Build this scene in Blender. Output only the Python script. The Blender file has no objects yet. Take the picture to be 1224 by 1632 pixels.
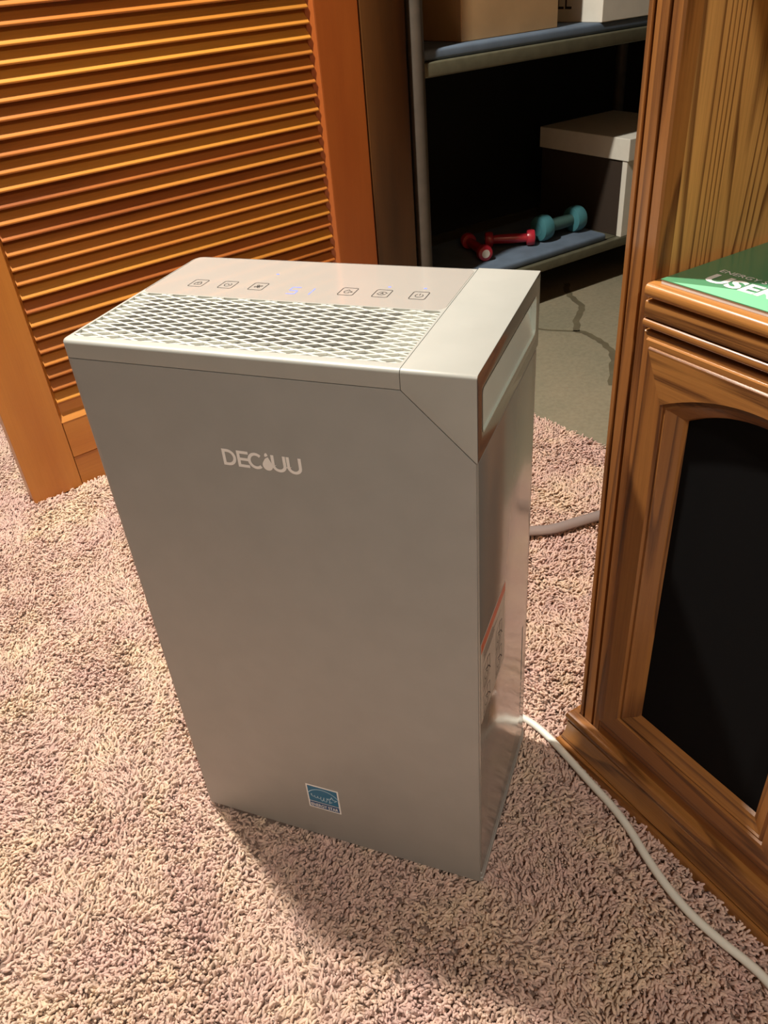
import bpy, bmesh, math, random
import numpy as np
from mathutils import Vector, Matrix
random.seed(7); np.random.seed(7)
SC = bpy.context.scene
COL = SC.collection
R = math.radians

# ------------------------------------------------------------------ camera
cd = bpy.data.cameras.new('camera'); cam = bpy.data.objects.new('camera', cd); COL.objects.link(cam)
cd.sensor_fit = 'VERTICAL'; cd.sensor_height = 24.0
cd.lens = 24.0 * 1277.9326 / 1632.0
cd.clip_start = 0.02; cd.clip_end = 60
cr = Matrix(((0.9352256676, -0.1416008013, 0.3245029631), (0.3462250119, 0.5574237840, -0.7545905951), (-0.0740350710, 0.8180635368, 0.5703427549)))
cam.matrix_world = Matrix.Translation((0.1260526, -0.4673818, 0.8319232)) @ cr.to_4x4()
SC.camera = cam

# ------------------------------------------------------------------ world, lamps, exposure
SC.view_settings.view_transform = 'Standard'; SC.view_settings.look = 'None'
SC.view_settings.gamma = 1.0; SC.view_settings.use_curve_mapping = False
SC.view_settings.exposure = 0.0
w = bpy.data.worlds.new('world'); SC.world = w; w.use_nodes = True
w.node_tree.nodes['Background'].inputs[0].default_value = (1.0, 0.86, 0.72, 1)
w.node_tree.nodes['Background'].inputs[1].default_value = 0.02
WARM = (1.0, 0.93, 0.82)
def lamp(name, loc, power, size, col=WARM):
    l = bpy.data.lights.new(name, 'AREA'); l.shape = 'DISK'; l.size = size; l.energy = power; l.color = col
    o = bpy.data.objects.new(name, l); COL.objects.link(o); o.location = loc
    return o
lamp('ceiling_lamp_by_door', (-0.85, 0.303, 2.20), 80, 0.09)
lamp('ceiling_lamp_over_camera', (1.0, -1.30, 2.20), 30, 0.12)
lamp('fill_lamp_far', (-2.1, -1.9, 2.20), 6, 0.14)  # added fill light for the unit's front and left, no known fixture

# ------------------------------------------------------------------ frames measured on the plan
BW, BD, BH = 0.3413, 0.2104, 0.600
CAB_O = (0.0482, 0.2131, 0.0); CAB_R = R(-38.192)
DOOR_O = (-1.029, 0.493, 0.0); DOOR_R = R(59.5214)
RACK_O = (-0.4808, 1.3657, 0.0); RACK_R = R(54.5214)
FLOOR_Z = -0.012

# ------------------------------------------------------------------ materials
def mat(name):
    m = bpy.data.materials.new(name); m.use_nodes = True
    nt = m.node_tree; b = nt.nodes['Principled BSDF']
    return m, nt, b
def N(nt, t, **kw):
    n = nt.nodes.new(t)
    for k, v in kw.items():
        if k.startswith('_'): n.inputs[int(k[1:])].default_value = v
        else: setattr(n, k, v)
    return n
def L(nt, a, b): nt.links.new(a, b)
def ramp(nt, fac, stops):
    r = nt.nodes.new('ShaderNodeValToRGB'); e = r.color_ramp.elements
    while len(e) < len(stops): e.new(0.5)
    for i, (p, c) in enumerate(stops):
        e[i].position = p; e[i].color = (*c, 1) if len(c) == 3 else c
    L(nt, fac, r.inputs[0]); return r.outputs[0]
def mixc(nt, fac, a, b, mode='MIX'):
    m = nt.nodes.new('ShaderNodeMix'); m.data_type = 'RGBA'; m.blend_type = mode
    for s, v in ((m.inputs[0], fac), (m.inputs[6], a), (m.inputs[7], b)):
        if isinstance(v, (int, float)): s.default_value = v
        elif isinstance(v, tuple): s.default_value = (*v, 1)
        else: L(nt, v, s)
    return m.outputs[2]
def math_(nt, op, a, b=None, c=None):
    m = nt.nodes.new('ShaderNodeMath'); m.operation = op
    for i, v in enumerate((a, b, c)):
        if v is None: continue
        if isinstance(v, (int, float)): m.inputs[i].default_value = v
        else: L(nt, v, m.inputs[i])
    return m.outputs[0]
def coords(nt, scale, loc=(0, 0, 0), rand=0.0):
    tc = N(nt, 'ShaderNodeTexCoord'); mp = N(nt, 'ShaderNodeMapping')
    L(nt, tc.outputs['Object'], mp.inputs[0]); mp.inputs['Scale'].default_value = scale; mp.inputs['Location'].default_value = loc
    if rand:
        oi = N(nt, 'ShaderNodeObjectInfo'); v = N(nt, 'ShaderNodeCombineXYZ'); s = math_(nt, 'MULTIPLY', oi.outputs['Random'], rand)
        for i in range(3): L(nt, s, v.inputs[i])
        L(nt, v.outputs[0], mp.inputs['Location'])
    return mp.outputs[0]
def noise(nt, vec, scale, detail=3, rough=0.5, dist=0.0):
    n = N(nt, 'ShaderNodeTexNoise'); n.inputs['Scale'].default_value = scale; n.inputs['Detail'].default_value = detail
    n.inputs['Roughness'].default_value = rough; n.inputs['Distortion'].default_value = dist
    if vec is not None: L(nt, vec, n.inputs['Vector'])
    return n.outputs['Fac']
def bump(nt, b, h, strength, dist=0.001):
    n = N(nt, 'ShaderNodeBump'); n.inputs['Strength'].default_value = strength; n.inputs['Distance'].default_value = dist
    L(nt, h, n.inputs['Height']); L(nt, n.outputs[0], b.inputs['Normal'])

def wood(name, light, dark, pore, axis, rings=9, sharp=0, ring_amt=0.6, pore_amt=0.5, rough=0.36, coat=0.25, rnd=0.0, bright=0.0, base=(3.5, 3.5, 3.5), squash=0.12, bmp=0.25):
    m, nt, b = mat(name)
    s = [1, 1, 1]; s[axis] = squash
    v = coords(nt, tuple(s), rand=rnd)
    n1 = noise(nt, v, base[0], 2, 0.45, 0.3)
    rg = math_(nt, 'FRACT', math_(nt, 'MULTIPLY', n1, rings))
    rg = ramp(nt, rg, [(0, (0, 0, 0)), (0.62, (0.06,) * 3), (0.80, (0.75,) * 3), (0.92, (1, 1, 1)), (1, (0, 0, 0))] if sharp else [(0, (0, 0, 0)), (0.55, (0.25,) * 3), (0.86, (1, 1, 1)), (1, (0, 0, 0))])
    s2 = [1, 1, 1]; s2[axis] = 0.025
    v2 = coords(nt, tuple(s2), rand=rnd)
    fine = noise(nt, v2, 420, 3, 0.7)
    finer = ramp(nt, fine, [(0.42, (0, 0, 0)), (0.68, (1, 1, 1))])
    v3 = coords(nt, tuple(s), rand=rnd)
    broad = noise(nt, v3, 14, 3, 0.5)
    c = mixc(nt, ramp(nt, broad, [(0.3, (0, 0, 0)), (0.7, (1, 1, 1))]), light, dark)
    f1 = math_(nt, 'MULTIPLY', rg, ring_amt)
    c = mixc(nt, f1, c, pore)
    f2 = math_(nt, 'MULTIPLY', math_(nt, 'MULTIPLY', finer, pore_amt), math_(nt, 'ADD', math_(nt, 'MULTIPLY', rg, 0.8), 0.25))
    c = mixc(nt, f2, c, pore)
    if bright:
        oi = N(nt, 'ShaderNodeObjectInfo')
        hs = N(nt, 'ShaderNodeHueSaturation'); L(nt, c, hs.inputs['Color'])
        L(nt, math_(nt, 'ADD', math_(nt, 'MULTIPLY', oi.outputs['Random'], bright), 1 - bright * 0.55), hs.inputs['Value'])
        L(nt, math_(nt, 'ADD', math_(nt, 'MULTIPLY', oi.outputs['Random'], 0.022), 0.488), hs.inputs['Hue'])
        c = hs.outputs[0]
    L(nt, c, b.inputs['Base Color']); b.inputs['Roughness'].default_value = rough
    b.inputs['Coat Weight'].default_value = coat; b.inputs['Coat Roughness'].default_value = 0.18
    if bmp: bump(nt, b, math_(nt, 'SUBTRACT', 1.0, math_(nt, 'ADD', f2, math_(nt, 'MULTIPLY', rg, 0.3))), bmp, 0.0006)
    return m
OAK = dict(light=(0.41, 0.182, 0.046), dark=(0.28, 0.100, 0.024), pore=(0.070, 0.020, 0.006), coat=0.45)
M = {}
M['oak_v'] = wood('oak_vertical_grain', axis=2, rings=9, sharp=1, base=(16,), squash=0.06, ring_amt=0.65, pore_amt=0.8, rnd=7, **OAK)
M['oak_h'] = wood('oak_horizontal_grain', axis=0, rings=9, sharp=1, base=(16,), squash=0.06, ring_amt=0.60, pore_amt=0.8, rnd=7, **OAK)
M['oak_panel'] = wood('oak_side_panel', (0.80, 0.46, 0.15), (0.64, 0.31, 0.085), (0.15, 0.055, 0.016), 2, rings=24, sharp=1, ring_amt=0.85, pore_amt=0.9, base=(9,) * 3, squash=0.055, bmp=0.1)
M['oak_top'] = wood('oak_worktop', (0.66, 0.34, 0.09), (0.50, 0.21, 0.05), (0.13, 0.038, 0.010), 0, rings=12, ring_amt=0.5, pore_amt=0.7)
DW = dict(light=(0.56, 0.225, 0.038), dark=(0.45, 0.150, 0.024), pore=(0.20, 0.052, 0.009))
M['slat'] = wood('stained_slat', axis=0, rings=4, ring_amt=0.35, pore_amt=0.35, rough=0.38, rnd=31, bright=0.45, **DW)
M['stile'] = wood('stained_stile', axis=2, rings=4, ring_amt=0.30, pore_amt=0.25, rough=0.36, rnd=11, **DW)
M['stile_red'] = wood('red_stained_shaded_stile', (0.42, 0.115, 0.020), (0.33, 0.080, 0.014), (0.16, 0.035, 0.007), 2, rings=4, ring_amt=0.3, pore_amt=0.25, rough=0.36)  # redder stain; its extra darkness is painted shade, far from the lamp
M['rail'] = wood('stained_rail', axis=0, rings=4, ring_amt=0.30, pore_amt=0.25, rough=0.36, rnd=11, **DW)
M['jamb'] = wood('dark_stained_jamb', (0.15, 0.060, 0.014), (0.09, 0.036, 0.009), (0.035, 0.013, 0.004), 2, rings=7, ring_amt=0.6, pore_amt=0.5, rough=0.42)

def plain(name, col, rough=0.5, metal=0.0, coat=0.0, spec=0.5, var=0.0, vs=40, bmp=0.0, bs=300, trans=0.0):
    m, nt, b = mat(name)
    v = coords(nt, (1, 1, 1))
    n1 = noise(nt, v, vs, 3)
    d = tuple(max(0, x * (1 - var)) for x in col); l = tuple(min(1, x * (1 + var)) for x in col)
    L(nt, ramp(nt, n1, [(0.3, d), (0.7, l)]), b.inputs['Base Color'])
    b.inputs['Roughness'].default_value = rough; b.inputs['Metallic'].default_value = metal
    b.inputs['Coat Weight'].default_value = coat; b.inputs['Specular IOR Level'].default_value = spec
    b.inputs['Transmission Weight'].default_value = trans
    if bmp: bump(nt, b, noise(nt, v, bs, 2), bmp, 0.0005)
    return m
SIL = (0.50, 0.50, 0.47)
M['silver_cap'] = plain('silver_cover_plastic', (0.43, 0.44, 0.41), 0.42, 0.15, 0.0, 0.5, 0.03, 30, 0.04, 1500)
M['silver'] = plain('silver_plastic', (0.385, 0.385, 0.365), 0.45, 0.2, 0.0, 0.5, 0.03, 30, 0.04, 1500)
M['silver_gloss'] = plain('silver_side_sheet', (0.38, 0.37, 0.34), 0.20, 0.45, 0.1, 0.5, 0.02, 30)
M['cap_gloss'] = plain('polished_cap_side', (0.34, 0.29, 0.27), 0.14, 0.75, 0.1, 0.5, 0.01, 30)
M['lattice'] = plain('grille_plastic', (0.60, 0.61, 0.56), 0.38, 0.05, 0.0, 0.5, 0.01, 30)
M['pocket'] = plain('handle_pocket_plastic', (0.60, 0.68, 0.62), 0.35, 0.1, 0.0, 0.5, 0.02, 30)
M['panel'] = plain('glossy_control_panel', (0.48, 0.455, 0.42), 0.09, 0.15, 0.6, 0.5, 0.01, 20)
M['gap'] = plain('dark_gap', (0.06, 0.055, 0.05), 0.6)
M['duct'] = plain('grey_inner_duct', (0.05, 0.054, 0.043), 0.6)
M['ink'] = plain('dark_print', (0.02, 0.018, 0.016), 0.5)
M['white'] = plain('white_print', (0.93, 0.92, 0.89), 0.45)
M['blue'] = plain('blue_sticker', (0.022, 0.17, 0.32), 0.35)
M['blue2'] = plain('darker_blue_sticker', (0.03, 0.10, 0.24), 0.35)
M['ltblue'] = plain('pale_blue_print', (0.50, 0.72, 0.85), 0.4)
M['paper'] = plain('label_paper', (0.62, 0.56, 0.48), 0.45, var=0.05)
M['orange'] = plain('orange_strip', (0.62, 0.13, 0.05), 0.4)
M['black'] = plain('black_panel', (0.004, 0.004, 0.0045), 0.8, spec=0.12)
M['cord'] = plain('white_cord', (0.80, 0.80, 0.72), 0.42)
M['hose'] = plain('clear_grey_hose', (0.36, 0.29, 0.27), 0.22, trans=0.25, coat=0.4)
M['green'] = plain('green_cover', (0.09, 0.31, 0.16), 0.28, coat=0.3)
M['mint'] = plain('mint_band', (0.26, 0.70, 0.42), 0.28, coat=0.3)
M['page'] = plain('booklet_pages', (0.75, 0.70, 0.68), 0.6)
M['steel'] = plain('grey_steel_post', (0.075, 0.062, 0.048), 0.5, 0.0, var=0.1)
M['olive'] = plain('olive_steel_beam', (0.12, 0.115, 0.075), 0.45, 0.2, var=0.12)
M['mat'] = plain('blue_grey_foam', (0.105, 0.145, 0.20), 0.75, var=0.12, vs=20, bmp=0.3, bs=400)
M['teal'] = plain('teal_vinyl', (0.055, 0.19, 0.22), 0.42, coat=0.15, var=0.05)
M['red'] = plain('red_vinyl', (0.40, 0.022, 0.038), 0.28, coat=0.3)
M['tealgrey'] = plain('dark_teal_grip', (0.05, 0.11, 0.10), 0.5)
M['carton'] = plain('brown_cardboard', (0.42, 0.27, 0.13), 0.8, var=0.08, vs=12, bmp=0.1)
M['whitebox'] = plain('white_card', (0.68, 0.66, 0.58), 0.7, var=0.03)
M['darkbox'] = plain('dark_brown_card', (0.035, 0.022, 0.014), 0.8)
M['wallpaint'] = plain('warm_wall_paint', (0.42, 0.34, 0.26), 0.8, var=0.03)
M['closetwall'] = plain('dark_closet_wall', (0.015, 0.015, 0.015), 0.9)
M['ceil'] = plain('ceiling_paint', (0.65, 0.60, 0.52), 0.9, var=0.02)
M['backing'] = plain('carpet_backing', (0.22, 0.15, 0.12), 1.0, var=0.2, vs=60)
def led_mat(name, col, s):
    m, nt, b = mat(name); b.inputs['Base Color'].default_value = (col[0] * 0.3, col[1] * 0.3, col[2] * 0.5, 1)
    b.inputs['Emission Color'].default_value = (*col, 1); b.inputs['Emission Strength'].default_value = s; return m
M['led'] = led_mat('blue_display_light', (0.30, 0.38, 1.0), 0.95)

# concrete
m, nt, b = mat('concrete'); v = coords(nt, (1, 1, 1))
n1 = noise(nt, v, 3.5, 5, 0.6); n2 = noise(nt, v, 90, 4, 0.6)
c = ramp(nt, n1, [(0.3, (0.18, 0.17, 0.115)), (0.5, (0.225, 0.20, 0.135)), (0.7, (0.27, 0.225, 0.15))])
c = mixc(nt, 0.25, c, ramp(nt, n2, [(0.35, (0.14, 0.125, 0.08)), (0.65, (0.30, 0.27, 0.19))]))
L(nt, c, b.inputs['Base Color']); b.inputs['Roughness'].default_value = 0.7; bump(nt, b, n2, 0.15, 0.001); M['concrete'] = m
M['crack'] = plain('crack_filler', (0.105, 0.088, 0.05), 0.8, var=0.15, vs=30, bmp=0.3, bs=120)

# carpet yarn: colour follows soft patches of pink and sand in the dye, plus yarn-to-yarn change
m, nt, b = mat('carpet_yarn')
g = N(nt, 'ShaderNodeNewGeometry')
n1 = noise(nt, g.outputs['Position'], 9, 3, 0.6); n2 = noise(nt, g.outputs['Position'], 55, 2, 0.6)
oi = N(nt, 'ShaderNodeObjectInfo')
f = math_(nt, 'ADD', math_(nt, 'MULTIPLY', n1, 0.7), math_(nt, 'MULTIPLY', n2, 0.3))
c = ramp(nt, f, [(0.38, (0.61, 0.415, 0.365)), (0.50, (0.65, 0.465, 0.38)), (0.62, (0.70, 0.53, 0.39))])
hs = N(nt, 'ShaderNodeHueSaturation'); L(nt, c, hs.inputs['Color'])
L(nt, math_(nt, 'ADD', math_(nt, 'MULTIPLY', oi.outputs['Random'], 0.35), 0.84), hs.inputs['Value'])
L(nt, hs.outputs[0], b.inputs['Base Color']); b.inputs['Roughness'].default_value = 0.85
b.inputs['Sheen Weight'].default_value = 0.15; b.inputs['Specular IOR Level'].default_value = 0.2
M['yarn'] = m

# ------------------------------------------------------------------ object helpers
def tag(o, label=None, cat=None, group=None, kind=None):
    if label: o['label'] = label
    if cat: o['category'] = cat
    if group: o['group'] = group
    if kind: o['kind'] = kind
    return o
def thing(name, label, cat, loc=(0, 0, 0), rz=0.0, group=None, kind=None):
    o = bpy.data.objects.new(name, None); COL.objects.link(o); o.location = loc; o.rotation_euler = (0, 0, rz)
    o.empty_display_size = 0.05
    return tag(o, label, cat, group, kind)
def obj(name, bm, m, parent=None, smooth=False, label=None):
    me = bpy.data.meshes.new(name)
    bmesh.ops.recalc_face_normals(bm, faces=bm.faces)
    bm.to_mesh(me); bm.free()
    for mm in (m if isinstance(m, (list, tuple)) else [m]): me.materials.append(mm)
    if smooth:
        me.polygons.foreach_set('use_smooth', [True] * len(me.polygons))
        try: me.set_sharp_from_angle(angle=R(35))
        except Exception: pass
    o = bpy.data.objects.new(name, me); COL.objects.link(o)
    if parent: o.parent = parent
    if label: o['label'] = label
    return o
def box(bm, x0, x1, y0, y1, z0, z1, bev=0.0, seg=2):
    r = bmesh.ops.create_cube(bm, size=1.0); vs = r['verts']
    for v in vs:
        v.co = Vector(((x0 + x1) / 2 + v.co.x * (x1 - x0), (y0 + y1) / 2 + v.co.y * (y1 - y0), (z0 + z1) / 2 + v.co.z * (z1 - z0)))
    if bev:
        es = list({e for v in vs for e in v.link_edges})
        bmesh.ops.bevel(bm, geom=es, offset=bev, segments=seg, affect='EDGES', profile=0.5)
    return bm
def B(*a, **k): return box(bmesh.new(), *a, **k)
def prism(bm, pts, ax, a, b_):
    """pts in the plane perpendicular to axis ax (cyclic order of the two other axes), extruded from a to b_"""
    def P(p, t):
        c = [p[0], p[1]]; c.insert(ax, t); return c
    A = [bm.verts.new(P(p, a)) for p in pts]; C = [bm.verts.new(P(p, b_)) for p in pts]
    n = len(pts); bm.faces.new(A); bm.faces.new(C[::-1])
    for i in range(n): bm.faces.new((A[i], C[i], C[(i + 1) % n], A[(i + 1) % n]))
    return bm
def ribbon(bm, pts, wd, P, close=False, h=0.0):
    """flat stroke of width wd along 2-D pts, placed by P(u, v)"""
    n = len(pts); L_, R_ = [], []
    for i in range(n):
        if close: a, b_ = pts[i - 1], pts[(i + 1) % n]
        else: a, b_ = pts[max(0, i - 1)], pts[min(n - 1, i + 1)]
        d1 = Vector((pts[i][0] - a[0], pts[i][1] - a[1])); d2 = Vector((b_[0] - pts[i][0], b_[1] - pts[i][1]))
        if d1.length > 1e-9: d1.normalize()
        if d2.length > 1e-9: d2.normalize()
        d = d1 + d2
        if d.length < 1e-9: d = Vector((1, 0))
        d.normalize(); k = 1.0
        if 0 < i < n - 1 or close:
            e = Vector((pts[i][0] - pts[i - 1][0], pts[i][1] - pts[i - 1][1])).normalized()
            k = 1 / max(0.45, abs(e.dot(d)))
        nn = Vector((-d.y, d.x)) * wd / 2 * k
        L_.append(bm.verts.new(P(pts[i][0] + nn.x, pts[i][1] + nn.y))); R_.append(bm.verts.new(P(pts[i][0] - nn.x, pts[i][1] - nn.y)))
    for i in range(n if close else n - 1):
        j = (i + 1) % n
        bm.faces.new((L_[i], R_[i], R_[j], L_[j]))
    return bm
def arc(cx, cy, rx, ry, a0, a1, n=12): return [(cx + rx * math.cos(R(a0 + (a1 - a0) * i / n)), cy + ry * math.sin(R(a0 + (a1 - a0) * i / n))) for i in range(n + 1)]
def rrect(x0, x1, y0, y1, r, n=4):
    p = []
    for cx, cy, a in ((x1 - r, y0 + r, -90), (x1 - r, y1 - r, 0), (x0 + r, y1 - r, 90), (x0 + r, y0 + r, 180)): p += arc(cx, cy, r, r, a, a + 90, n)
    return p
def fillpoly(bm, pts, P): bm.faces.new([bm.verts.new(P(*p)) for p in pts]); return bm
def tube(bm, pts, r, seg=10, cap=True, sx=1.0, sz=1.0):
    rings = []; n = len(pts); pts = [Vector(p) for p in pts]
    for i, p in enumerate(pts):
        d = (pts[min(n - 1, i + 1)] - pts[max(0, i - 1)]).normalized()
        up = Vector((0, 0, 1)) if abs(d.z) < 0.95 else Vector((1, 0, 0))
        s = d.cross(up).normalized(); t = s.cross(d).normalized()
        rr = r[i] if isinstance(r, (list, tuple)) else r
        rings.append([bm.verts.new(p + s * math.cos(a) * rr * sx + t * math.sin(a) * rr * sz) for a in [2 * math.pi * k / seg for k in range(seg)]])
    for i in range(n - 1):
        for k in range(seg):
            bm.faces.new((rings[i][k], rings[i][(k + 1) % seg], rings[i + 1][(k + 1) % seg], rings[i + 1][k]))
    if cap: bm.faces.new(rings[0][::-1]); bm.faces.new(rings[-1])
    return bm
def smooth_path(pts, k=6):
    out = []; n = len(pts); V = [Vector(p) for p in pts]
    for i in range(n - 1):
        p0, p1, p2, p3 = V[max(0, i - 1)], V[i], V[i + 1], V[min(n - 1, i + 2)]
        for j in range(k):
            t = j / k; out.append(0.5 * ((2 * p1) + (p2 - p0) * t + (2 * p0 - 5 * p1 + 4 * p2 - p3) * t * t + (3 * p1 - p0 - 3 * p2 + p3) * t ** 3))
    out.append(V[-1]); return out
def text_bm(s, size, P, bold=0.0, sx=1.0):
    cu = bpy.data.curves.new('txt', 'FONT'); cu.body = s; cu.size = size; cu.offset = bold; cu.resolution_u = 3
    o = bpy.data.objects.new('txt', cu); COL.objects.link(o)
    dg = bpy.context.evaluated_depsgraph_get(); me = bpy.data.meshes.new_from_object(o.evaluated_get(dg))
    bm = bmesh.new(); bm.from_mesh(me)
    for v in bm.verts: v.co = Vector(P(v.co.x * sx, v.co.y))
    bpy.data.objects.remove(o); bpy.data.curves.remove(cu); bpy.data.meshes.remove(me)
    return bm
def carve(o, cutters):
    for c in cutters:
        md = o.modifiers.new('cut', 'BOOLEAN'); md.object = c; md.operation = 'DIFFERENCE'; md.solver = 'EXACT'
    dg = bpy.context.evaluated_depsgraph_get(); me = bpy.data.meshes.new_from_object(o.evaluated_get(dg))
    o.modifiers.clear(); old = o.data; o.data = me; bpy.data.meshes.remove(old)
    for c in cutters: bpy.data.objects.remove(c)
    return o
def bevel_where(bm, test, off, seg=3):
    es = [e for e in bm.edges if test(e)]
    bmesh.ops.bevel(bm, geom=es, offset=off, segments=seg, affect='EDGES', profile=0.5)

# ================================================================== SETTING
# room shell in the frame of the open louvred door: x' runs along the door into the closet, -y' towards the viewer
def in_frame(o, O, rz): o.location = O; o.rotation_euler = (0, 0, rz); return o
fl = obj('floor', B(-4.2, 3.0, -3.6, 2.2, FLOOR_Z - 0.08, FLOOR_Z), M['concrete']); in_frame(fl, DOOR_O, DOOR_R)
tag(fl, 'cracked grey concrete slab floor showing inside the closet', kind='structure')
crk = bmesh.new(); inv = (Matrix.Translation(DOOR_O) @ Matrix.Rotation(DOOR_R, 4, 'Z')).inverted()
def fp(u, v): q = inv @ Vector((u, v, FLOOR_Z + 0.0006)); return q
def jag(pts, wob=0.004, k=4):
    s = smooth_path([(p[0], p[1], 0) for p in pts], k); return [(p.x + random.uniform(-wob, wob), p.y + random.uniform(-wob, wob)) for p in s]
ribbon(crk, jag([(-0.235, 1.90), (-0.2233, 1.845), (-0.200, 1.782), (-0.160, 1.712), (-0.162, 1.64), (-0.149, 1.546)]), 0.017, fp)
ribbon(crk, jag([(-0.52, 1.60), (-0.36, 1.57), (-0.242, 1.5427), (-0.149, 1.546)], 0.002), 0.008, fp)
ribbon(crk, jag([(-0.149, 1.546), (-0.1128, 1.5277), (-0.076, 1.4897), (-0.0452, 1.4294), (-0.0326, 1.3656), (-0.02, 1.25)]), 0.017, fp)
obj('floor_crack', crk, M['crack'], fl, label='darker filled crack branching across the concrete')
wb = bmesh.new(); box(wb, 0.905, 1.008, 0.020, 2.2, FLOOR_Z, 2.26); box(wb, 0.905, 1.008, -3.6, -1.33, FLOOR_Z, 2.26); box(wb, 0.905, 1.008, -1.33, 0.020, 2.05, 2.26)
o = obj('wall_back', wb, M['wallpaint']); in_frame(o, DOOR_O, DOOR_R); tag(o, kind='structure')
for nm, a in (('wall_left', (-4.3, 3.1, 2.2, 2.3)), ('wall_right', (-4.3, 3.1, -3.7, -3.6)), ('wall_front', (-4.3, -4.2, -3.6, 2.2))):
    o = obj(nm, B(*a, FLOOR_Z - 0.08, 2.26), M['wallpaint']); in_frame(o, DOOR_O, DOOR_R); tag(o, kind='structure')
o = obj('ceiling', B(-4.3, 3.1, -3.7, 2.3, 2.26, 2.34), M['ceil']); in_frame(o, DOOR_O, DOOR_R); tag(o, kind='structure')
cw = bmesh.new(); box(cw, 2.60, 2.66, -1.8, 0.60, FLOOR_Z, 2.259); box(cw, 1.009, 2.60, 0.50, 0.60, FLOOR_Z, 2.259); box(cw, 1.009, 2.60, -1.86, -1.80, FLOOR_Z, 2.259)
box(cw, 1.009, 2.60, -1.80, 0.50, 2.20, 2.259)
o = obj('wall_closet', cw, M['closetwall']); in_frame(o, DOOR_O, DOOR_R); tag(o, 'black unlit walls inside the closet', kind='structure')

# door jamb of the closet opening
tj = thing('trim_1', None, None, DOOR_O, DOOR_R, kind='structure'); tj['label'] = 'dark stained closet door jamb between louvered door and rack'
jb = bmesh.new(); box(jb, 0.897, 1.012, 0.0, 0.020, FLOOR_Z, 2.05, 0.0015, 2); obj('jamb_board', jb, M['jamb'], tj, True)
obj('jamb_board', B(0.897, 1.012, -1.33, -1.31, FLOOR_Z, 2.05, bev=0.0015), M['jamb'], tj)
obj('head_board', B(0.897, 1.012, -1.31, 0.0, 2.03, 2.05), M['jamb'], tj)

# louvred door
DZ = -0.006
dr = thing('door_1', None, None, (DOOR_O[0], DOOR_O[1], 0), DOOR_R, kind='structure')
dr['label'] = 'orange-brown louvered closet door standing open behind the dehumidifier'
TD = 0.030
def sticking(bm, x_face, x_in, z0, z1):  # small bevel between frame face and louvre pocket
    prism(bm, [(x_face, 0.0), (x_in, 0.010), (x_in, TD - 0.004), (x_face, TD - 0.004)], 2, z0, z1)
s1 = bmesh.new(); box(s1, 0.0, 0.0985, 0, TD, DZ, 2.02, 0.002, 2); sticking(s1, 0.0985, 0.1045, 0.150, 2.02 - 0.10)
obj('stile', s1, M['stile'], dr)
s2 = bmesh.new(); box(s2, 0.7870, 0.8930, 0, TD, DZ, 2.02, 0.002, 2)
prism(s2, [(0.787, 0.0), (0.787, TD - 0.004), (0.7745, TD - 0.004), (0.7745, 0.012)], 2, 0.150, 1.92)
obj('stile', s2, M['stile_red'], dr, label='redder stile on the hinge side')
rl = bmesh.new(); box(rl, 0.0995, 0.786, 0.0005, TD, 0.060, 0.137, 0.001, 2)
prism(rl, [(0.0, 0.137), (0.012, 0.152), (0.014, 0.176), (0.027, 0.176), (0.027, 0.137)], 0, 0.0985, 0.787)
obj('rail', rl, M['rail'], dr)
obj('rail', B(0.0995, 0.786, 0.0015, TD, DZ, 0.059, bev=0.001), M['jamb'] if False else M['rail'], dr, label='redder bottom strip of the rail')
obj('rail', B(0.0995, 0.786, 0.0005, TD, 1.90, 2.02, bev=0.001), M['rail'], dr)
# slats: one shared mesh
def slat_bm():
    bm = bmesh.new(); pr = []
    Lh, T = 0.0190, 0.0024; a = R(48)   # half width, half thickness, slope
    sec = [(Lh * math.cos(0), 0)]
    sec = [(-Lh + T, -T)] + [(Lh - T + T * math.cos(R(t)), T * math.sin(R(t))) for t in (-90, -60, -30, 0, 30, 60, 90)] + [(-Lh + T, T), (-Lh + T * 0.3, T * 0.7), (-Lh, 0), (-Lh + T * 0.3, -T * 0.7)]
    for p, q in sec:   # p along the slat width (towards the lip), q across
        y = -p * math.cos(a) - q * math.sin(a); z = -p * math.sin(a) + q * math.cos(a)
        pr.append((y, z))
    prism(bm, pr, 0, 0.1035, 0.7760)
    return bm
PITCH = 0.0253
first = obj('slat', slat_bm(), M['slat'], dr, True)
# lip (lowest front point) should sit just behind the face plane
first.location = (0, 0.0168, 0.1896)
z = first.location.z; k = 0
while z < 1.875:
    z += PITCH; o = first.copy(); COL.objects.link(o); o.parent = dr; o.location = (0, 0.0168 + random.uniform(-0.0003, 0.0003), z)

# carpet -----------------------------------------------------------------
cp = bpy.data.meshes.new('carpet')
X0, X1, Y0, Y1, P_ = -1.50, 0.52, -0.52, 1.12, 0.0034
gx, gy = np.meshgrid(np.arange(X0, X1, P_), np.arange(Y0, Y1, P_))
px = gx.ravel() + np.random.uniform(-0.5, 0.5, gx.size) * P_ * 1.1; py = gy.ravel() + np.random.uniform(-0.5, 0.5, gx.size) * P_ * 1.1
ex, ey = math.cos(DOOR_R), math.sin(DOOR_R)
de = (px - DOOR_O[0]) * ex + (py - DOOR_O[1]) * ey; dm = (px - DOOR_O[0]) * ey - (py - DOOR_O[1]) * ex
keep = de < 0.927 + np.random.uniform(-0.004, 0.004, px.size)
keep &= ~((de > 0.003) & (dm > -0.029) & (dm < -0.001))
keep &= ~((px > -BW + 0.006) & (px < -0.006) & (py > 0.006) & (py < BD - 0.006))
ux, uy = math.cos(CAB_R), math.sin(CAB_R)
cu_ = (px - CAB_O[0]) * ux + (py - CAB_O[1]) * uy; cv_ = -(px - CAB_O[0]) * uy + (py - CAB_O[1]) * ux
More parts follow.
